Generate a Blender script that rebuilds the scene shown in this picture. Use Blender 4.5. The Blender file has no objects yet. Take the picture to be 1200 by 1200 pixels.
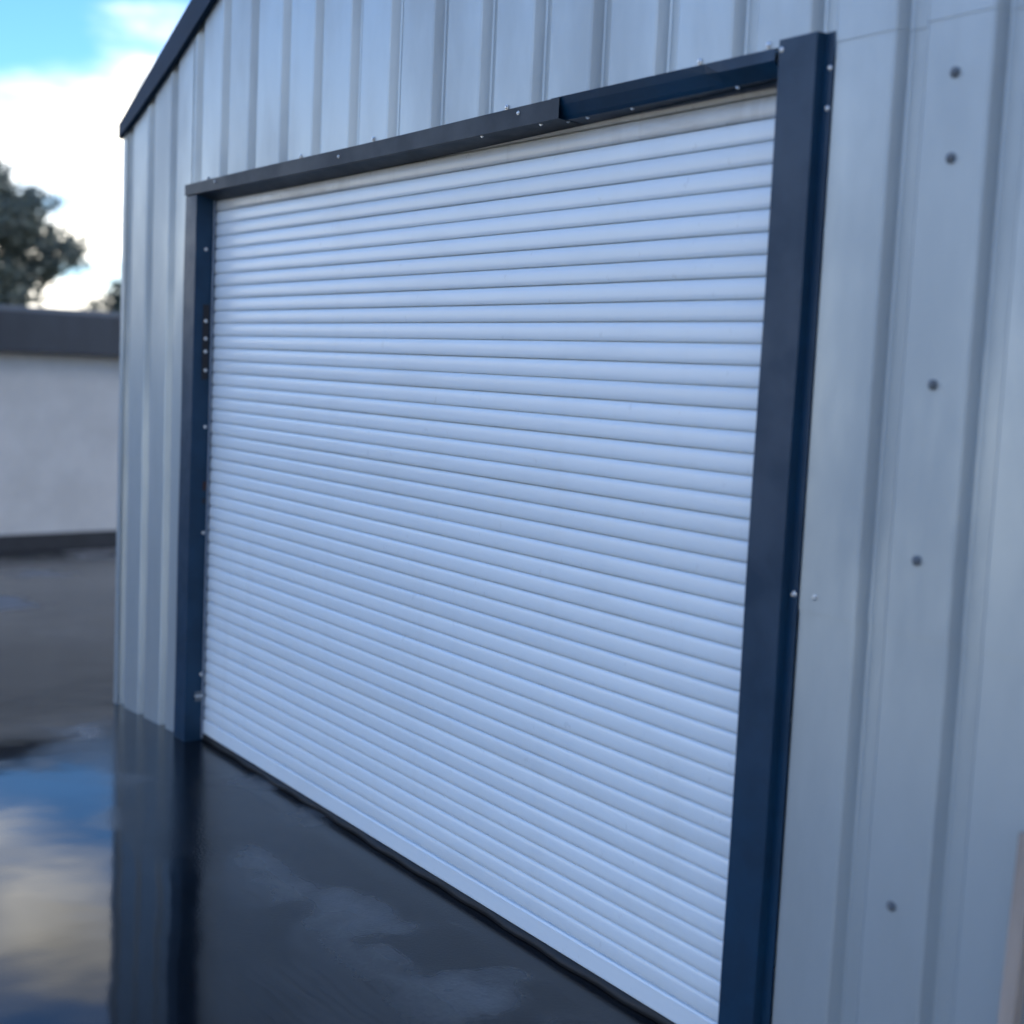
import bpy, bmesh, math, random
from mathutils import Vector, Matrix
random.seed(7)
S = bpy.context.scene
COL = S.collection

# ------------------------------------------------------------------ camera
cam_d = bpy.data.cameras.new("camera")
cam = bpy.data.objects.new("camera", cam_d); COL.objects.link(cam); S.camera = cam
cam_d.sensor_width = 36.0; cam_d.sensor_fit = 'HORIZONTAL'
cam_d.lens = 36.0 * 1648.0 / 1200.0
cam_d.clip_start = 0.05; cam_d.clip_end = 3000
yaw, pitch, roll = 0.9657, -0.1001, 0.0460
fw = Vector((-math.sin(yaw)*math.cos(pitch), math.cos(yaw)*math.cos(pitch), math.sin(pitch)))
rt = Vector((math.cos(yaw), math.sin(yaw), 0)); up = rt.cross(fw)
r2 = math.cos(roll)*rt + math.sin(roll)*up; u2 = -math.sin(roll)*rt + math.cos(roll)*up
cam.matrix_world = Matrix(((r2.x, u2.x, -fw.x, 6.025), (r2.y, u2.y, -fw.y, -2.498), (r2.z, u2.z, -fw.z, 1.734), (0, 0, 0, 1)))
cam_d.dof.use_dof = True
cam_d.dof.focus_distance = 4.4
cam_d.dof.aperture_fstop = 1.4

# ------------------------------------------------------------------ world and sun
SUN_AZ_DIR = Vector((0.12, 1.0, 0)).normalized()      # towards the sun, behind the workshop
SUN_EL = math.radians(19)
world = bpy.data.worlds.new("World"); S.world = world; world.use_nodes = True
wn = world.node_tree.nodes; wl = world.node_tree.links; wn.clear()
w_out = wn.new('ShaderNodeOutputWorld'); w_bg = wn.new('ShaderNodeBackground')
sky = wn.new('ShaderNodeTexSky'); sky.sky_type = 'NISHITA'; sky.sun_disc = False
sky.sun_elevation = SUN_EL
sky.sun_rotation = math.atan2(SUN_AZ_DIR.x, SUN_AZ_DIR.y)
sky.air_density = 1.0; sky.dust_density = 0.0; sky.ozone_density = 8.0
tc = wn.new('ShaderNodeTexCoord'); sep = wn.new('ShaderNodeSeparateXYZ'); wl.new(tc.outputs['Generated'], sep.inputs[0])
def wmath(op, a, b):
    n = wn.new('ShaderNodeMath'); n.operation = op
    for i, v in enumerate((a, b)):
        if hasattr(v, 'is_output'): wl.new(v, n.inputs[i])
        else: n.inputs[i].default_value = v
    return n.outputs[0]
zc = wmath('ADD', wmath('MAXIMUM', sep.outputs[2], 0.0), 0.14)
px = wmath('DIVIDE', sep.outputs[0], zc); py = wmath('DIVIDE', sep.outputs[1], zc)
cmb = wn.new('ShaderNodeCombineXYZ'); wl.new(px, cmb.inputs[0]); wl.new(py, cmb.inputs[1]); cmb.inputs[2].default_value = 9.5
cn = wn.new('ShaderNodeTexNoise'); cn.inputs['Scale'].default_value = 1.05; cn.inputs['Detail'].default_value = 6; cn.inputs['Roughness'].default_value = 0.52
wl.new(cmb.outputs[0], cn.inputs['Vector'])
# a cloud deck looks denser towards the horizon, where it is seen edge on
bank = wn.new('ShaderNodeMapRange'); wl.new(sep.outputs[2], bank.inputs[0])
bank.inputs[1].default_value = 0.05; bank.inputs[2].default_value = 0.26; bank.inputs[3].default_value = 0.20; bank.inputs[4].default_value = -0.05
cm = wn.new('ShaderNodeMapRange'); cm.interpolation_type = 'SMOOTHSTEP'
wl.new(wmath('ADD', cn.outputs['Fac'], bank.outputs[0]), cm.inputs[0])
cm.inputs[1].default_value = 0.47; cm.inputs[2].default_value = 0.68
cn2 = wn.new('ShaderNodeTexNoise'); cn2.inputs['Scale'].default_value = 2.6; cn2.inputs['Detail'].default_value = 4
wl.new(cmb.outputs[0], cn2.inputs['Vector'])
cr2 = wn.new('ShaderNodeMapRange'); wl.new(cn2.outputs['Fac'], cr2.inputs[0]); cr2.inputs[1].default_value = .38; cr2.inputs[2].default_value = .62
cloud = wn.new('ShaderNodeMix'); cloud.data_type = 'RGBA'; wl.new(cr2.outputs[0], cloud.inputs[0])
cloud.inputs[6].default_value = (3.3, 3.15, 2.75, 1); cloud.inputs[7].default_value = (10.0, 9.5, 8.3, 1)
mixw = wn.new('ShaderNodeMix'); mixw.data_type = 'RGBA'
wl.new(cm.outputs[0], mixw.inputs[0]); wl.new(sky.outputs[0], mixw.inputs[6]); wl.new(cloud.outputs[2], mixw.inputs[7])
wl.new(mixw.outputs[2], w_bg.inputs['Color']); w_bg.inputs['Strength'].default_value = 0.15
wl.new(w_bg.outputs[0], w_out.inputs[0])

sun_d = bpy.data.lights.new("sun", 'SUN'); sun = bpy.data.objects.new("sun", sun_d); COL.objects.link(sun)
sun_d.energy = 0.8; sun_d.angle = math.radians(10); sun_d.color = (1.0, 0.95, 0.86)
sd = SUN_AZ_DIR*math.cos(SUN_EL) + Vector((0, 0, math.sin(SUN_EL)))
sun.rotation_euler = sd.to_track_quat('Z', 'Y').to_euler()

vs = S.view_settings
vs.view_transform = 'Standard'; vs.look = 'None'; vs.gamma = 1.0; vs.use_curve_mapping = False
vs.exposure = 1.35
S.cycles.max_bounces = 6; S.cycles.diffuse_bounces = 3; S.cycles.glossy_bounces = 3; S.cycles.transmission_bounces = 2
S.cycles.use_denoising = True; S.cycles.use_adaptive_sampling = True; S.cycles.adaptive_threshold = 0.02

# ------------------------------------------------------------------ materials
def mat(name, base=(.5, .5, .5), rough=.5, metal=0.0, var=0.0, vscale=6.0, bump=0.0, bscale=60.0, rvar=0.0, base2=None, stretch=(1, 1, 1), spec=.5, coat=0.0, contrast=(0.35, 0.65)):
    m = bpy.data.materials.new(name); m.use_nodes = True
    n = m.node_tree.nodes; l = m.node_tree.links
    b = n['Principled BSDF']; b.inputs['Base Color'].default_value = (*base, 1); b.inputs['Roughness'].default_value = rough
    b.inputs['Metallic'].default_value = metal; b.inputs['Specular IOR Level'].default_value = spec; b.inputs['Coat Weight'].default_value = coat
    g = n.new('ShaderNodeNewGeometry'); mp = n.new('ShaderNodeMapping'); mp.inputs['Scale'].default_value = stretch
    l.new(g.outputs['Position'], mp.inputs['Vector'])
    if var or base2 or rvar:
        t = n.new('ShaderNodeTexNoise'); t.inputs['Scale'].default_value = vscale; t.inputs['Detail'].default_value = 6; t.inputs['Roughness'].default_value = .62
        l.new(mp.outputs[0], t.inputs['Vector'])
        mr = n.new('ShaderNodeMapRange'); mr.interpolation_type = 'SMOOTHSTEP'
        mr.inputs[1].default_value, mr.inputs[2].default_value = contrast
        l.new(t.outputs['Fac'], mr.inputs[0])
        c2 = base2 if base2 else tuple(max(0, c*(1-var)) for c in base)
        mx = n.new('ShaderNodeMix'); mx.data_type = 'RGBA'; mx.inputs[6].default_value = (*base, 1); mx.inputs[7].default_value = (*c2, 1)
        l.new(mr.outputs[0], mx.inputs[0]); l.new(mx.outputs[2], b.inputs['Base Color'])
        if rvar:
            mr2 = n.new('ShaderNodeMapRange'); l.new(mr.outputs[0], mr2.inputs[0]); mr2.inputs[3].default_value = rough; mr2.inputs[4].default_value = rough+rvar
            l.new(mr2.outputs[0], b.inputs['Roughness'])
    if bump:
        t2 = n.new('ShaderNodeTexNoise'); t2.inputs['Scale'].default_value = bscale; t2.inputs['Detail'].default_value = 3
        l.new(mp.outputs[0], t2.inputs['Vector'])
        bp = n.new('ShaderNodeBump'); bp.inputs['Strength'].default_value = bump; bp.inputs['Distance'].default_value = .01
        l.new(t2.outputs['Fac'], bp.inputs['Height']); l.new(bp.outputs[0], b.inputs['Normal'])
    return m

M = {}
def slat_paint(name, base, dirt, amount):
    """gloss paint with its own faint run marks, smears and small tone changes from slat to slat"""
    m = bpy.data.materials.new(name); m.use_nodes = True
    n = m.node_tree.nodes; l = m.node_tree.links; b = n['Principled BSDF']
    g = n.new('ShaderNodeNewGeometry'); oi = n.new('ShaderNodeObjectInfo')
    def noise(scale, stretch, lo, hi, detail=5):
        mp = n.new('ShaderNodeMapping'); mp.inputs['Scale'].default_value = stretch; l.new(g.outputs['Position'], mp.inputs['Vector'])
        t = n.new('ShaderNodeTexNoise'); t.inputs['Scale'].default_value = scale; t.inputs['Detail'].default_value = detail; t.inputs['Roughness'].default_value = .6
        l.new(mp.outputs[0], t.inputs['Vector'])
        r = n.new('ShaderNodeMapRange'); r.interpolation_type = 'SMOOTHSTEP'; r.inputs[1].default_value = lo; r.inputs[2].default_value = hi
        l.new(t.outputs['Fac'], r.inputs[0]); return r.outputs[0], t.outputs['Fac']
    def mul(a, v):
        x = n.new('ShaderNodeMath'); x.operation = 'MULTIPLY'
        for i, q in enumerate((a, v)):
            if isinstance(q, (int, float)): x.inputs[i].default_value = q
            else: l.new(q, x.inputs[i])
        return x.outputs[0]
    def mix(f, a, c):
        x = n.new('ShaderNodeMix'); x.data_type = 'RGBA'; l.new(f, x.inputs[0])
        for i, q in ((6, a), (7, c)):
            if isinstance(q, tuple): x.inputs[i].default_value = (*q, 1)
            else: l.new(q, x.inputs[i])
        return x.outputs[2]
    tone = mix(oi.outputs['Random'], base, tuple(c*.93 for c in base))
    runs, _ = noise(7.0, (1, 1, .10), .52, .74)
    smear, _ = noise(3.2, (.45, 1, 1.6), .50, .72)
    spots, _ = noise(26.0, (1, 1, .8), .66, .74, 3)
    c = mix(mul(runs, amount*.55), tone, dirt)
    c = mix(mul(smear, amount*.75), c, dirt)
    c = mix(mul(spots, amount*.7), c, tuple(q*.6 for q in dirt))
    l.new(c, b.inputs['Base Color'])
    rr = n.new('ShaderNodeMapRange'); l.new(smear, rr.inputs[0]); rr.inputs[3].default_value = .28; rr.inputs[4].default_value = .36; l.new(rr.outputs[0], b.inputs['Roughness'])
    b.inputs['Specular IOR Level'].default_value = .55
    _, bf = noise(4.0, (.5, 1, 2.5), 0, 1, 2)
    bp = n.new('ShaderNodeBump'); bp.inputs['Strength'].default_value = .05; bp.inputs['Distance'].default_value = .01
    l.new(bf, bp.inputs['Height']); l.new(bp.outputs[0], b.inputs['Normal'])
    return m
M['slat'] = slat_paint('white_slat_paint', (.755, .815, .85), (.55, .57, .56), .22)
M['slat_grey'] = slat_paint('grey_slat_paint', (.56, .57, .565), (.34, .325, .30), .9)  # greyer colour with heavier marks, given to the top two slats
M['frame'] = mat('dark_blue_grey_trim', (.003, .034, .076), .40, var=.25, vscale=5, rvar=.12, bump=.10, bscale=2.5, spec=.36)
M['header'] = mat('weathered_dark_trim', (.030, .040, .052), .5, var=.22, vscale=4, rvar=.1, bump=.15, bscale=2.5, spec=.3)
M['wall'] = mat('grey_coated_sheet', (.425, .475, .50), .36, var=.16, vscale=1.6, rvar=.14, bump=.10, bscale=1.6, stretch=(1, 1, .35), metal=.45)
M['barge'] = mat('dark_barge_paint', (.014, .036, .070), .6, var=.2, vscale=5, spec=.15)
M['steel'] = mat('galvanised_steel', (.62, .64, .66), .32, metal=.9, var=.2, vscale=120)
M['screw_grey'] = mat('grey_screw_cap', (.14, .16, .18), .5, var=.2, vscale=90)
M['rubber'] = mat('black_rubber', (.012, .013, .015), .6, var=.3, vscale=30)
M['tape'] = mat('black_packing', (.010, .009, .012), .6, var=.3, vscale=40)
M['rust'] = mat('rust_smear', (.055, .022, .018), .8, var=.4, vscale=60)
M['brush'] = mat('grey_guide_lip', (.26, .31, .38), .5, var=.15, vscale=20)
M['render'] = mat('white_render', (.56, .535, .49), .85, var=.14, vscale=1.5, bump=.2, bscale=60)
M['fascia'] = mat('dark_fascia', (.036, .042, .05), .6, var=.3, vscale=3, stretch=(1, 1, .3))
M['base_band'] = mat('black_base_band', (.022, .024, .028), .7, var=.35, vscale=4)  # black band along the foot of the outbuilding wall
M['roof'] = mat('grey_roof', (.14, .15, .16), .55, var=.2, vscale=2)
M['bark'] = mat('tree_bark', (.075, .062, .05), .9, var=.4, vscale=9, bump=.5, bscale=20)
M['timber'] = mat('weathered_timber', (.42, .34, .285), .75, var=.28, vscale=16, bump=.3, bscale=50, stretch=(1, 1, .08))
M['screed'] = mat('concrete_sill', (.16, .17, .18), .7, var=.3, vscale=8, bump=.3, bscale=80)

def leaf_mat(name, a, b2):
    m = bpy.data.materials.new(name); m.use_nodes = True
    n = m.node_tree.nodes; l = m.node_tree.links; b = n['Principled BSDF']
    g = n.new('ShaderNodeNewGeometry')
    mx = n.new('ShaderNodeMix'); mx.data_type = 'RGBA'; mx.inputs[6].default_value = (*a, 1); mx.inputs[7].default_value = (*b2, 1)
    l.new(g.outputs['Random Per Island'], mx.inputs[0]); l.new(mx.outputs[2], b.inputs['Base Color'])
    b.inputs['Roughness'].default_value = .6
    tr = n.new('ShaderNodeBsdfTranslucent'); l.new(mx.outputs[2], tr.inputs['Color'])
    ms = n.new('ShaderNodeMixShader'); ms.inputs[0].default_value = .4
    l.new(b.outputs[0], ms.inputs[1]); l.new(tr.outputs[0], ms.inputs[2]); l.new(ms.outputs[0], n['Material Output'].inputs[0])
    return m
M['leaf'] = leaf_mat('grey_green_leaf', (.15, .18, .145), (.20, .22, .18))
M['leaf2'] = leaf_mat('dark_green_leaf', (.12, .15, .11), (.17, .19, .15))

# wet tarmac: a film of water in the low places, damp lighter tarmac where it has drained
def asphalt():
    m = bpy.data.materials.new('wet_tarmac'); m.use_nodes = True
    n = m.node_tree.nodes; l = m.node_tree.links; b = n['Principled BSDF']
    g = n.new('ShaderNodeNewGeometry')
    wet = n.new('ShaderNodeTexNoise'); wet.inputs['Scale'].default_value = 1.35; wet.inputs['Detail'].default_value = 4; wet.inputs['Roughness'].default_value = .5
    mp = n.new('ShaderNodeMapping'); mp.inputs['Location'].default_value = (1.2, 4.6, 0); l.new(g.outputs['Position'], mp.inputs['Vector']); l.new(mp.outputs[0], wet.inputs['Vector'])
    dry = n.new('ShaderNodeMapRange'); dry.interpolation_type = 'SMOOTHSTEP'; l.new(wet.outputs['Fac'], dry.inputs[0])
    dry.inputs[1].default_value = .53; dry.inputs[2].default_value = .66
    # standing water collects off the corner of the building, with a ragged edge
    sx = n.new('ShaderNodeSeparateXYZ'); l.new(g.outputs['Position'], sx.inputs[0])
    def mth(op, a, b2):
        x = n.new('ShaderNodeMath'); x.operation = op
        for i, v in enumerate((a, b2)):
            if isinstance(v, (int, float)): x.inputs[i].default_value = v
            else: l.new(v, x.inputs[i])
        return x.outputs[0]
    wob = mth('MULTIPLY', mth('SUBTRACT', wet.outputs['Fac'], .5), 1.6)
    def edge(v, lo, hi):
        r = n.new('ShaderNodeMapRange'); r.interpolation_type = 'SMOOTHSTEP'; l.new(mth('ADD', v, wob), r.inputs[0])
        r.inputs[1].default_value = lo; r.inputs[2].default_value = hi; return r.outputs[0]
    away = mth('MAXIMUM', mth('SUBTRACT', -.62, sx.outputs[1]), mth('SUBTRACT', -.7, sx.outputs[0]))
    pool = mth('MULTIPLY', edge(sx.outputs[0], -4.0, -3.2), edge(away, -.1, .25))
    ag = n.new('ShaderNodeTexVoronoi'); ag.inputs['Scale'].default_value = 90; l.new(g.outputs['Position'], ag.inputs['Vector'])
    fine = n.new('ShaderNodeTexNoise'); fine.inputs['Scale'].default_value = 14; fine.inputs['Detail'].default_value = 8; l.new(g.outputs['Position'], fine.inputs['Vector'])
    dryf = mth('MULTIPLY', dry.outputs[0], mth('SUBTRACT', 1.0, mth('MULTIPLY', pool, .85)))
    def mix(f, a, b2):
        x = n.new('ShaderNodeMix'); x.data_type = 'RGBA'
        if isinstance(f, float): x.inputs[0].default_value = f
        else: l.new(f, x.inputs[0])
        for i, v in ((6, a), (7, b2)):
            if isinstance(v, tuple): x.inputs[i].default_value = (*v, 1)
            else: l.new(v, x.inputs[i])
        return x.outputs[2]
    stone = mix(ag.outputs['Color'], (.10, .098, .094), (.18, .175, .168))
    dryc = mix(fine.outputs['Fac'], stone, (.14, .136, .13))
    wetc = mix(fine.outputs['Fac'], (.004, .005, .007), (.010, .011, .013))
    l.new(mix(dryf, wetc, dryc), b.inputs['Base Color'])
    rr = n.new('ShaderNodeMapRange'); l.new(dryf, rr.inputs[0]); rr.inputs[3].default_value = .19; rr.inputs[4].default_value = .45
    l.new(mth('MULTIPLY', rr.outputs[0], mth('SUBTRACT', 1.0, mth('MULTIPLY', pool, .68))), b.inputs['Roughness'])
    b.inputs['IOR'].default_value = 1.36
    bs = n.new('ShaderNodeMapRange'); l.new(dryf, bs.inputs[0]); bs.inputs[3].default_value = .035; bs.inputs[4].default_value = .15
    bp = n.new('ShaderNodeBump'); bp.inputs['Distance'].default_value = .006; l.new(mth('MULTIPLY', bs.outputs[0], mth('SUBTRACT', 1.0, mth('MULTIPLY', pool, .93))), bp.inputs['Strength'])
    l.new(ag.outputs['Distance'], bp.inputs['Height'])
    rip = n.new('ShaderNodeTexNoise'); rip.inputs['Scale'].default_value = 2.2; rip.inputs['Detail'].default_value = 2; l.new(g.outputs['Position'], rip.inputs['Vector'])
    bp2 = n.new('ShaderNodeBump'); bp2.inputs['Distance'].default_value = .02; bp2.inputs['Strength'].default_value = .12
    l.new(rip.outputs['Fac'], bp2.inputs['Height']); l.new(bp.outputs[0], bp2.inputs['Normal']); l.new(bp2.outputs[0], b.inputs['Normal'])
    return m
M['asphalt'] = asphalt()

# ------------------------------------------------------------------ helpers
def mesh_data(name, verts, faces, material, smooth=False):
    me = bpy.data.meshes.new(name); me.from_pydata([tuple(v) for v in verts], [], faces); me.validate(); me.update()
    if material: me.materials.append(M[material])
    if smooth:
        for p in me.polygons: p.use_smooth = True
    return me
def link(name, me, parent=None, loc=(0, 0, 0)):
    o = bpy.data.objects.new(name, me); COL.objects.link(o); o.location = loc
    if parent: o.parent = parent
    return o
def obj(name, verts, faces, material, parent=None, smooth=False, thick=0.0, bevel=0.0):
    o = link(name, mesh_data(name, verts, faces, material, smooth), parent)
    if thick:
        md = o.modifiers.new('thickness', 'SOLIDIFY'); md.thickness = thick; md.offset = -1
    if bevel:
        md = o.modifiers.new('bevel', 'BEVEL'); md.width = bevel; md.segments = 2
    return o
def thing(name, label, cat, loc=(0, 0, 0), group=None):
    o = bpy.data.objects.new(name, None); COL.objects.link(o); o.location = loc; o['kind'] = 'thing'
    o['label'] = label; o['category'] = cat
    if group: o['group'] = group
    return o
def box_vf(x0, x1, y0, y1, z0, z1):
    v = [(x, y, z) for z in (z0, z1) for y in (y0, y1) for x in (x0, x1)]
    return v, [(0, 2, 3, 1), (4, 5, 7, 6), (0, 1, 5, 4), (2, 6, 7, 3), (0, 4, 6, 2), (1, 3, 7, 5)]
def box(name, x0, x1, y0, y1, z0, z1, material, parent=None, bevel=0.0):
    return obj(name, *box_vf(x0, x1, y0, y1, z0, z1), material, parent, bevel=bevel)
def strip(name, rows, material, parent=None, thick=.0015, smooth=False):
    """rows: list of equally long polylines, skinned into a sheet"""
    n = len(rows[0]); v = [p for r in rows for p in r]
    f = [(i*n+j, i*n+j+1, (i+1)*n+j+1, (i+1)*n+j) for i in range(len(rows)-1) for j in range(n-1)]
    return obj(name, v, f, material, parent, smooth, thick)

# a screw: washer and domed hexagonal head, axis +Z, ~1 across
def screw_mesh(name, material, r, h):
    rings = [(1.0, 0.0), (1.0, .25), (.72, .34), (.62, .36), (.60, .85), (.40, 1.0)]
    v = []; f = []; N = 8
    for rr, hh in rings:
        for k in range(N):
            a = 2*math.pi*k/N; v.append((rr*r*math.cos(a), rr*r*math.sin(a), hh*h))
    for i in range(len(rings)-1):
        for k in range(N): f.append((i*N+k, i*N+(k+1) % N, (i+1)*N+(k+1) % N, (i+1)*N+k))
    f.append(tuple(range((len(rings)-1)*N, len(rings)*N)))
    return mesh_data(name, v, f, material)
SCREW = screw_mesh('screw', 'steel', .0085, .007)
SMALL = screw_mesh('screw_small', 'steel', .0065, .005)
CAP = screw_mesh('screw_cap', 'screw_grey', .012, .009)
def screw(me, loc, facing, parent):
    o = link('screw', me, parent, loc)
    o.rotation_euler = Vector(facing).to_track_quat('Z', 'Y').to_euler()
    o.rotation_euler.rotate_axis('Z', random.uniform(0, 1))
    return o

# ------------------------------------------------------------------ ground
def gz(x):
    if x > 0: return -.030
    if x > -1.2: return -.030 + .05*x
    if x > -4.5: return -.09
    return max(-.09 + .065*(x+4.5), -.55)
xs = [-900, -300, -80, -30, -14.34, -11.58, -8, -6, -4.5, -2.5, -1.2, -.6, 0, 2, 4, 8, 30, 300, 900]
ys = [-900, -100, -20, -6, -3, -1, 0, 1, 3, 8, 20, 100, 900]
gv = [(x, y, gz(x)) for y in ys for x in xs]; nx = len(xs)
gf = [(j*nx+i, j*nx+i+1, (j+1)*nx+i+1, (j+1)*nx+i) for j in range(len(ys)-1) for i in range(nx-1)]
ground = obj('ground', gv, gf, 'asphalt', smooth=True); ground['kind'] = 'structure'

# ------------------------------------------------------------------ workshop building
XL, XR, XM = -1.04, 6.3, 2.63
CREST, TROUGH = -.072, -.037
def rake(x): return 2.86 + .465*((x-XL) if x < XM else (2*XM-XL-x))
RX1 = 2*XM-XL
workshop = thing('workshop_building', 'large grey ribbed metal clad workshop filling the right of the picture', 'building')
starts = [.177, .4645, .771, 1.059, 1.357, 1.648, 1.939, 2.226, 2.512, 2.796, 3.079, 3.371, 3.633, 3.892, 4.147]
x = starts[0]
while x-.293 > XL+.03: x -= .293; starts.insert(0, x)
while starts[-1]+.262 < RX1-.12: starts.append(starts[-1]+.262)
RUN, OPEN = .018, .088
prof = [(XL, CREST)]
for s in starts:
    prof += [(s, CREST), (s+RUN, TROUGH), (s+OPEN-RUN, TROUGH), (s+OPEN, CREST)]
prof.append((RX1, CREST))
def yat(xq):
    for (a, ya), (b, yb) in zip(prof, prof[1:]):
        if a <= xq <= b: return ya+(yb-ya)*(xq-a)/max(b-a, 1e-9)
    return CREST
def sheet(x0, x1, z0, z1, proud=0.0):
    pts = [(x0, yat(x0))] + [p for p in prof if x0+1e-4 < p[0] < x1-1e-4] + [(x1, yat(x1))]
    # a rounded fold at each bend: two close points instead of one
    fine = [pts[0]]
    for a, b, c in zip(pts, pts[1:], pts[2:]):
        for q, k in ((a, 1), (c, 1)):
            d = math.hypot(q[0]-b[0], q[1]-b[1]); t = min(.004/d, .4)
            fine.append((b[0]+(q[0]-b[0])*t, b[1]+(q[1]-b[1])*t))
    fine.append(pts[-1])
    top = (lambda q: rake(q)-.02) if z1 is None else (lambda q: min(z1, rake(q)-.02))
    bot = (lambda q: max(z0, gz(q)-.01)) if z0 <= 0 else (lambda q: z0)
    rows = [[(q, y-proud, bot(q)) for q, y in fine], [(q, y-proud, top(q)) for q, y in fine]]
    return strip('wall_sheet', rows, 'wall', workshop, thick=.0009)
LAP1, LAP2 = 1.205, 2.505
mids = [s+OPEN/2 for s in starts]
# left of the door
s1 = sheet(XL, -.135, -.2, LAP1+.05); s2 = sheet(XL, -.135, LAP1, None, .0025)
# above the door, in sheets of three ribs
cuts = [-.135, mids[6]+0, mids[9], mids[12], 3.70]
cuts = [-.135] + [m for m in mids[4::3] if 0.3 < m < 3.5] + [3.70]
top_sheets = [sheet(a, b-.0008, 2.488, None, .001 if i % 2 else 0) for i, (a, b) in enumerate(zip(cuts, cuts[1:]))]
# right of the door
cr = [3.70] + [m for m in mids if m > 4.3][::3] + [RX1]
cr = [c for i, c in enumerate(cr) if i == 0 or c-cr[i-1] > .2]
right_sheets = []
for i, (a, b) in enumerate(zip(cr, cr[1:])):
    e = .001 if i % 2 else 0
    right_sheets.append((sheet(a, b-.0008, -.2, LAP1+.05, e), sheet(a, b-.0008, LAP1, LAP2+.05, .0024+e), sheet(a, b-.0008, LAP2, None, .0044+e)))
def mid_crest(k): return (starts[k]+OPEN+starts[k+1])/2
kk = starts.index(3.892)
xc = mid_crest(kk)
for z, i in ((2.39, 1), (2.215, 1), (1.745, 1), (1.368, 1), (.60, 0)):
    screw(CAP, (xc+random.uniform(-.008, .008), CREST-.0036 if i else CREST-.0012, z), (0, -1, 0), right_sheets[0][i])
screw(SMALL, (3.772, CREST-.0036, 1.243), (0, -1, 0), right_sheets[0][1])
# screw heads just above the header, half hidden behind its edge
for xx in (.06, .98, 1.56, 2.395, 3.262, 3.505):
    sh = [t for t, (a, b) in zip(top_sheets, zip(cuts, cuts[1:])) if a < xx < b][0]
    screw(SCREW, (xx, yat(xx)-.002, 2.512+.006*xx), (0, -1, 0), sh)

# corner trim, side wall, barge boards, roof
obj('corner_trim', [(XL-.003, -.078, -.12), (XL+.055, -.078, -.12), (XL+.055, -.078, rake(XL+.055)-.05), (XL-.003, -.078, rake(XL)-.05),
                    (XL-.003, .10, -.12), (XL-.003, .10, rake(XL)-.05)],
    [(0, 1, 2, 3), (4, 0, 3, 5)], 'wall', workshop, thick=.001)
side = []
yy = -.07
while yy < 9.0:
    side += [(XL+.0, yy), (XL+.0, yy+.2), (XL+.024, yy+.225), (XL+.024, yy+.262), (XL, yy+.288)]; yy += .293
strip('side_wall', [[(a, b, -.25) for a, b in side], [(a, b, 2.82) for a, b in side]], 'wall', workshop, thick=.0009)
side2 = [(2*XM-a, b) for a, b in side]
strip('side_wall', [[(a, b, -.25) for a, b in side2], [(a, b, 2.82) for a, b in side2]], 'wall', workshop, thick=.0009)
yb = 9.05
obj('rear_wall', [(XL, yb, -.25), (RX1, yb, -.25), (RX1, yb, 2.84), (XM, yb, rake(XM)-.03), (XL, yb, 2.84)], [(0, 1, 2, 3, 4)], 'wall', workshop)
def barge(sgn):
    X = lambda q: q if sgn > 0 else 2*XM-q
    cols = [(XL-.012, .055), (XL+.30, .09), (XL+.75, .125), (XL+1.3, .14), (XM, .14)]
    rows = []
    for q, h in cols:
        z = rake(q)
        rows.append([(X(q), .02, z+.012), (X(q), -.102, z+.012), (X(q), -.102, z-h), (X(q), -.080, z-h-.004)])
    strip('barge_board', rows, 'barge', workshop, thick=.002)
barge(1); barge(-1)
def roof(sgn):
    X = lambda q: q if sgn > 0 else 2*XM-q
    rows = []
    n = 22
    for j in range(n*4+1):
        y = -.075 + (yb+.1)*j/(n*4); h = (.0, .03, .03, .0)[j % 4]
        rows.append([(X(XL-.05), y, rake(XL-.05)+h-.03), (X(XM), y, rake(XM)+h-.03)])
    strip('roof_sheet', rows, 'roof', workshop, thick=.001)
roof(1); roof(-1)
obj('ridge_cap', [(XM-.2, -.10, rake(XM)-.05), (XM, -.10, rake(XM)+.045), (XM+.2, -.10, rake(XM)-.05), (XM-.2, yb+.05, rake(XM)-.05), (XM, yb+.05, rake(XM)+.045), (XM+.2, yb+.05, rake(XM)-.05)],
    [(0, 1, 4, 3), (1, 2, 5, 4)], 'barge', workshop, thick=.002)

# ------------------------------------------------------------------ door frame
frame = thing('door_frame', 'dark blue grey folded metal trim framing the white roller door', 'door frame')
W = 3.572; YF = -.102; ZS = 2.450
def jamb(pts, z0, z1):
    # slightly uneven folded trim, several levels so that the faces bow a little
    zs = [z0+(z1-z0)*k/8 for k in range(9)]
    rows = []
    for k, z in enumerate(zs):
        d = .0016*math.sin(k*1.7+pts[0][0])
        rows.append([(a+d*(0.6 if i in (1, 2) else .2), b+d*(.7 if i in (1, 2) else 0), z) for i, (a, b) in enumerate(pts)])
    return strip('jamb', rows, 'frame', frame, thick=.0015)
jl = jamb([(-.155, -.0745), (-.131, -.0745), (-.130, YF), (0, YF), (0, .03)], -.035, 2.442)
jr = jamb([(W, .03), (W, YF), (W+.119, YF), (W+.121, -.0778), (W+.150, -.0778)], -.035, 2.530)
jr.data.transform(Matrix.Identity(4))
jr['label'] = 'wide dark right upright with a narrow flange screwed to the cladding'
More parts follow.
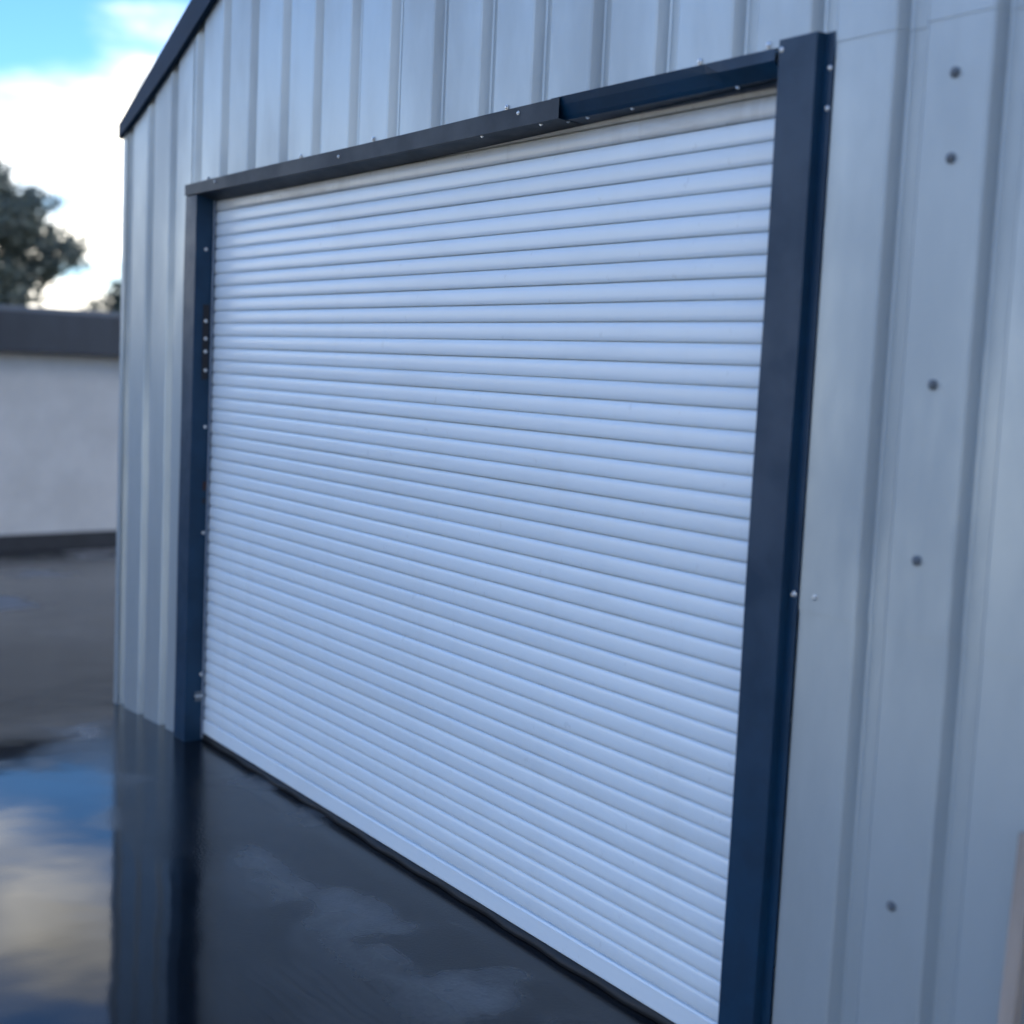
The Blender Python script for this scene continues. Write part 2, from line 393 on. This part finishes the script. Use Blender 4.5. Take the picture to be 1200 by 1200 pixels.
# header: two lapped lengths, the right one buckled so that its face leans under
def zback(q): return 2.424 + .044*max(0, q/W)**2.2
hl = strip('header_trim', [[(xx, -.0765, 2.502+.005*xx), (xx, YF-.004, 2.496+.005*xx+.0015*math.sin(xx*3)), (xx, YF-.004, 2.446+.002*xx+.0015*math.sin(xx*2.3+1)), (xx, -.085, 2.445+.002*xx), (xx, -.0135, zback(xx)), (xx, .03, zback(xx)+.004)] for xx in [-.131+2.838*k/14 for k in range(15)]], 'header', frame)
cols = [2.66, 2.80, 2.95, 3.10, 3.22, 3.31, 3.36, 3.41, 3.46, 3.51, W-.014]
rows = []
for xx in cols:
    t = max(0, min(1, (xx-3.29)/.10)); t = t*t*(3-2*t)
    t2 = max(0, min(1, (xx-3.33)/.20))
    ym = -.094*(1-t) + (YF-.001)*t
    rows.append([(xx, -.0765, 2.516), (xx, YF, 2.514), (xx, ym, 2.492-.006*t), (xx, -.080, 2.462-.004*t2), (xx, -.074, 2.4525), (xx, -.0135, zback(xx)), (xx, .03, zback(xx)+.003)])
hr = strip('header_trim', rows, 'frame', frame)
hr['label'] = 'buckled right length of header trim leaning under at its face'
for xx, zz in ((.215, 2.481), (1.36, 2.476), (2.505, 2.492)): screw(SMALL, (xx, YF-.0045, zz), (0, -1, 0), hl)
for xx, yq in ((2.29, -.092), (2.60, -.090)): screw(SMALL, (xx, yq, 2.446+.002*xx-.0005), (0, 0, -1), hl)
for xx, yq in ((2.70, -.060), (2.79, -.058), (2.99, -.060), (3.40, -.062)): screw(SMALL, (xx, yq-.006, 2.4515), (0, -.2, -1), hr)
screw(SMALL, (W+.008, YF-.001, 2.507), (0, -1, 0), jr)
screw(SCREW, (W+.137, -.0778, 1.240), (0, -1, 0), jr)
screw(SMALL, (W+.140, -.0778, 2.45), (0, -1, 0), jr); screw(SMALL, (W+.140, -.0778, 2.36), (0, -1, 0), jr)
for yq, zz in ((-.053, 2.209), (-.047, 1.892), (-.046, 1.813), (-.045, 1.756), (-.043, 1.672), (-.037, 1.418), (-.033, .936), (-.027, .279)):
    screw(SCREW, (.0012+(.002 if 1.6 < zz < 1.95 else 0), yq, zz), (1, 0, 0), jl)
box('packing_strip', .0005, .0030, -.060, -.030, 1.63, 1.965, 'tape', jl, bevel=.001)
box('rust_smear', .0005, .0018, -.042, -.022, 1.13, 1.17, 'rust', jl)
box('bolt_hole', .0005, .0016, -.042, -.028, 1.07, 1.092, 'tape', jl)
# little latch plate and bolt near the floor
la = box('latch', .0005, .005, -.056, -.018, .155, .200, 'screw_grey', frame, bevel=.0015)
v, f = box_vf(.004, .016, -.060, -.020, .176, .186); obj('bolt', v, f, 'steel', la, bevel=.002)
# guide rails the slats run in
box('guide_rail', .0015, .010, -.0225, -.0165, -.02, ZS-.004, 'brush', frame)
box('guide_rail', -.030, .0035, .016, .022, -.02, ZS-.004, 'frame', frame)
box('guide_rail', W-.010, W-.0015, -.0225, -.0165, -.02, ZS-.004, 'brush', frame)
box('guide_rail', W-.0035, W+.030, .016, .022, -.02, ZS-.004, 'frame', frame)

# ------------------------------------------------------------------ roller door
door = thing('roller_door', 'closed white roller door of narrow horizontal slats inside dark frame', 'roller door')
P = .055
sp = [(.0060, -.0008), (-.0015, -.0004), (-.0058, .0010), (-.0077, .0045), (-.0088, .0132), (-.0091, .0255), (-.0085, .0375), (-.0071, .0460), (-.0048, .0508), (-.0012, .0527), (.0060, .0530), (.0072, .0590)]
def slat_mesh(x0, x1, sag):
    n = 7; v = []; f = []
    for i in range(n):
        xx = x0+(x1-x0)*i/(n-1); s = sag*math.sin(math.pi*i/(n-1))
        v += [(xx, a+s, b) for a, b in sp]
    m = len(sp)
    for i in range(n-1):
        for j in range(m-1): f.append((i*m+j, (i+1)*m+j, (i+1)*m+j+1, i*m+j+1))
    f.append(tuple(range(m))); f.append(tuple(range((n-1)*m, n*m))[::-1])
    me = mesh_data('slat', v, f, 'slat', True); me.set_sharp_from_angle(angle=math.radians(38))
    return me
slats = [slat_mesh(-.022, W+.022, s) for s in (0, .0015, -.001)]
greyer = slat_mesh(-.022, W+.022, .0008); greyer.materials.clear(); greyer.materials.append(M['slat_grey'])
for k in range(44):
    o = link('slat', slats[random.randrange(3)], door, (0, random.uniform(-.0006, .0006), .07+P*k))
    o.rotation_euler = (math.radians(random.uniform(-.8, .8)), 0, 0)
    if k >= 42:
        o.data = greyer; o['label'] = 'grey slat close under the header'
bb = obj('bottom_bar', [(xx, a, b) for xx in (-.018, W+.018) for a, b in ((.008, .0), (-.009, .0), (-.012, .004), (-.012, .060), (-.009, .066), (.004, .0685))],
         [(i, i+6, (i+1) % 6+6, (i+1) % 6) for i in range(6)] + [(0, 1, 2, 3, 4, 5), (11, 10, 9, 8, 7, 6)], 'slat', door, bevel=.0012)
n = 60; sv = []; sf = []
for i in range(n+1):
    xx = -.01+(W+.02)*i/n; w = .004*math.sin(i*1.3)+.003*math.sin(i*.37)
    sv += [(xx, .006, .0005), (xx, -.007, .0005), (xx, -.013+w, -.018), (xx, -.016+w, -.0285), (xx, .004, -.0285)]
for i in range(n):
    for j in range(4): sf.append((i*5+j, (i+1)*5+j, (i+1)*5+j+1, i*5+j+1))
obj('rubber_seal', sv, sf, 'rubber', bb, True)

# ------------------------------------------------------------------ low outbuilding beyond the yard
A = Vector((-8.83, 1.36, 0)); D = Vector((-.18, 1.24, 0)).normalized(); Nn = Vector((D.y, -D.x, 0))
outb = thing('outbuilding', 'low white rendered building with dark fascia and black base across the yard', 'building', (A.x, A.y, gz(A.x)))
def slab(name, a, b, front, back, z0, z1, material):
    pts = []
    for z in (z0, z1):
        for nn in (-back, front):
            for s in (a, b):
                q = A + D*s + Nn*nn - Vector((A.x, A.y, gz(A.x))); pts.append((q.x, q.y, q.z+z))
    return obj(name, pts, [(0, 2, 3, 1), (4, 5, 7, 6), (0, 1, 5, 4), (2, 6, 7, 3), (0, 4, 6, 2), (1, 3, 7, 5)], material, outb, bevel=.008)
slab('wall', -9, 9, 0, 6, -.5, 1.72, 'render')
slab('base_band', -9.02, 9.02, .03, 6.03, -.6, -.20, 'base_band')
slab('fascia', -9.15, 9.15, .16, 6.16, 1.69, 2.11, 'fascia')
slab('roof', -9.10, 9.10, .10, 6.10, 2.09, 2.16, 'roof')

# ------------------------------------------------------------------ trees
def tube(v, f, a, b, r0, r1, N=7):
    d = (b-a).normalized(); s = d.orthogonal().normalized(); t = d.cross(s); base = len(v)
    for c, r in ((a, r0), (b, r1)):
        for k in range(N):
            an = 2*math.pi*k/N; v.append(c+s*r*math.cos(an)+t*r*math.sin(an))
    for k in range(N): f.append((base+k, base+(k+1) % N, base+N+(k+1) % N, base+N+k))
def tree(label, x, y, trunk_h, blobs, leaf, n, size, group=None, mkey='leaf', seed=1, name='leafy_tree'):
    rnd = random.Random(seed)
    t = thing(name, label, 'tree' if name != 'shrub' else 'shrub', (x, y, gz(x)), group)
    v = []; f = []
    p = Vector((0, 0, -.1)); r = .07+trunk_h*.03
    for k in range(4):
        q = p+Vector((rnd.uniform(-.06, .06)*trunk_h*.3, rnd.uniform(-.06, .06)*trunk_h*.3, trunk_h/4+.025)); tube(v, f, p, q, r, r*.85); p = q; r *= .85
    for (bx, by, bz, br) in blobs:
        c = Vector((bx, by, bz)); mid = p.lerp(c, .5)+Vector((rnd.uniform(-.1, .1), rnd.uniform(-.1, .1), .1))
        tube(v, f, p-Vector((0, 0, .1)), mid, r*.6, r*.4, 6); tube(v, f, mid, c, r*.4, r*.15, 6)
        for _ in range(6):
            e = c+Vector((rnd.gauss(0, 1), rnd.gauss(0, 1), rnd.gauss(0, .8))).normalized()*br*.75
            tube(v, f, c, e, r*.14, .008, 4)
    obj('trunk', v, f, 'bark', t, True)
    lv = []; lf = []
    tot = sum(b[3]**2 for b in blobs)
    for (bx, by, bz, br) in blobs:
        clumps = []
        for _ in range(int(18+br*16)):
            d = Vector((rnd.gauss(0, 1), rnd.gauss(0, 1), rnd.gauss(0, 1))).normalized()*br*rnd.uniform(.35, 1.0)
            clumps.append(Vector((bx, by, bz))+Vector((d.x, d.y, d.z*.85)))
        for _ in range(int(n*br*br/tot)):
            c = rnd.choice(clumps)+Vector((rnd.gauss(0, 1), rnd.gauss(0, 1), rnd.gauss(0, 1)))*br*.16
            a = Vector((rnd.gauss(0, 1), rnd.gauss(0, 1), rnd.gauss(0, .6))).normalized(); b = a.orthogonal().normalized()
            b.rotate(Matrix.Rotation(rnd.uniform(0, 6.28), 3, a)); s = size*rnd.uniform(.6, 1.3); i = len(lv)
            lv += [c, c+a*s*.5+b*s*.3, c+a*s, c+a*s*.5-b*s*.3]; lf.append((i, i+1, i+2, i+3))
    obj('crown', lv, lf, mkey, t)
    return t
tree('bushy grey green tree rising behind the white low building', -24, 4.35, 2.0,
     [(0, -.3, 4.3, 1.25), (.2, .9, 4.9, .95), (-.3, -1.4, 3.9, 1.2), (.2, 1.65, 4.25, .85), (0, .3, 5.6, .75), (0, -.9, 5.0, .75), (.3, .5, 2.9, .85), (0, -1.2, 2.6, .8), (.1, .9, 2.2, .7), (0, -.2, 2.2, .8), (.2, .95, 3.45, .75), (0, .1, 3.5, .85), (0, -.8, 3.3, .8)], 'leaf', 20000, .18, seed=3)
tree('dark shrub behind the low building close to the workshop corner', -22, 6.85, 1.6,
     [(0, 0, 2.9, .6), (.2, .35, 3.3, .5), (-.1, -.25, 2.5, .5)], 'leaf', 3500, .13, mkey='leaf2', seed=5, name='shrub')

# ------------------------------------------------------------------ timber batten by the wall
bt = thing('timber_batten', 'pale weathered timber batten standing against the cladding at lower right', 'timber', (4.392, -.10, gz(4.4)))
v, f = box_vf(-.018, .018, -.016, .016, .0, .905)
v = [(a+.012*(c/.9)+random.uniform(-.0015, .0015), b+.012*(1-c/.9)*-2, c) for a, b, c in v]
obj('batten', v, f, 'timber', bt, bevel=.003)
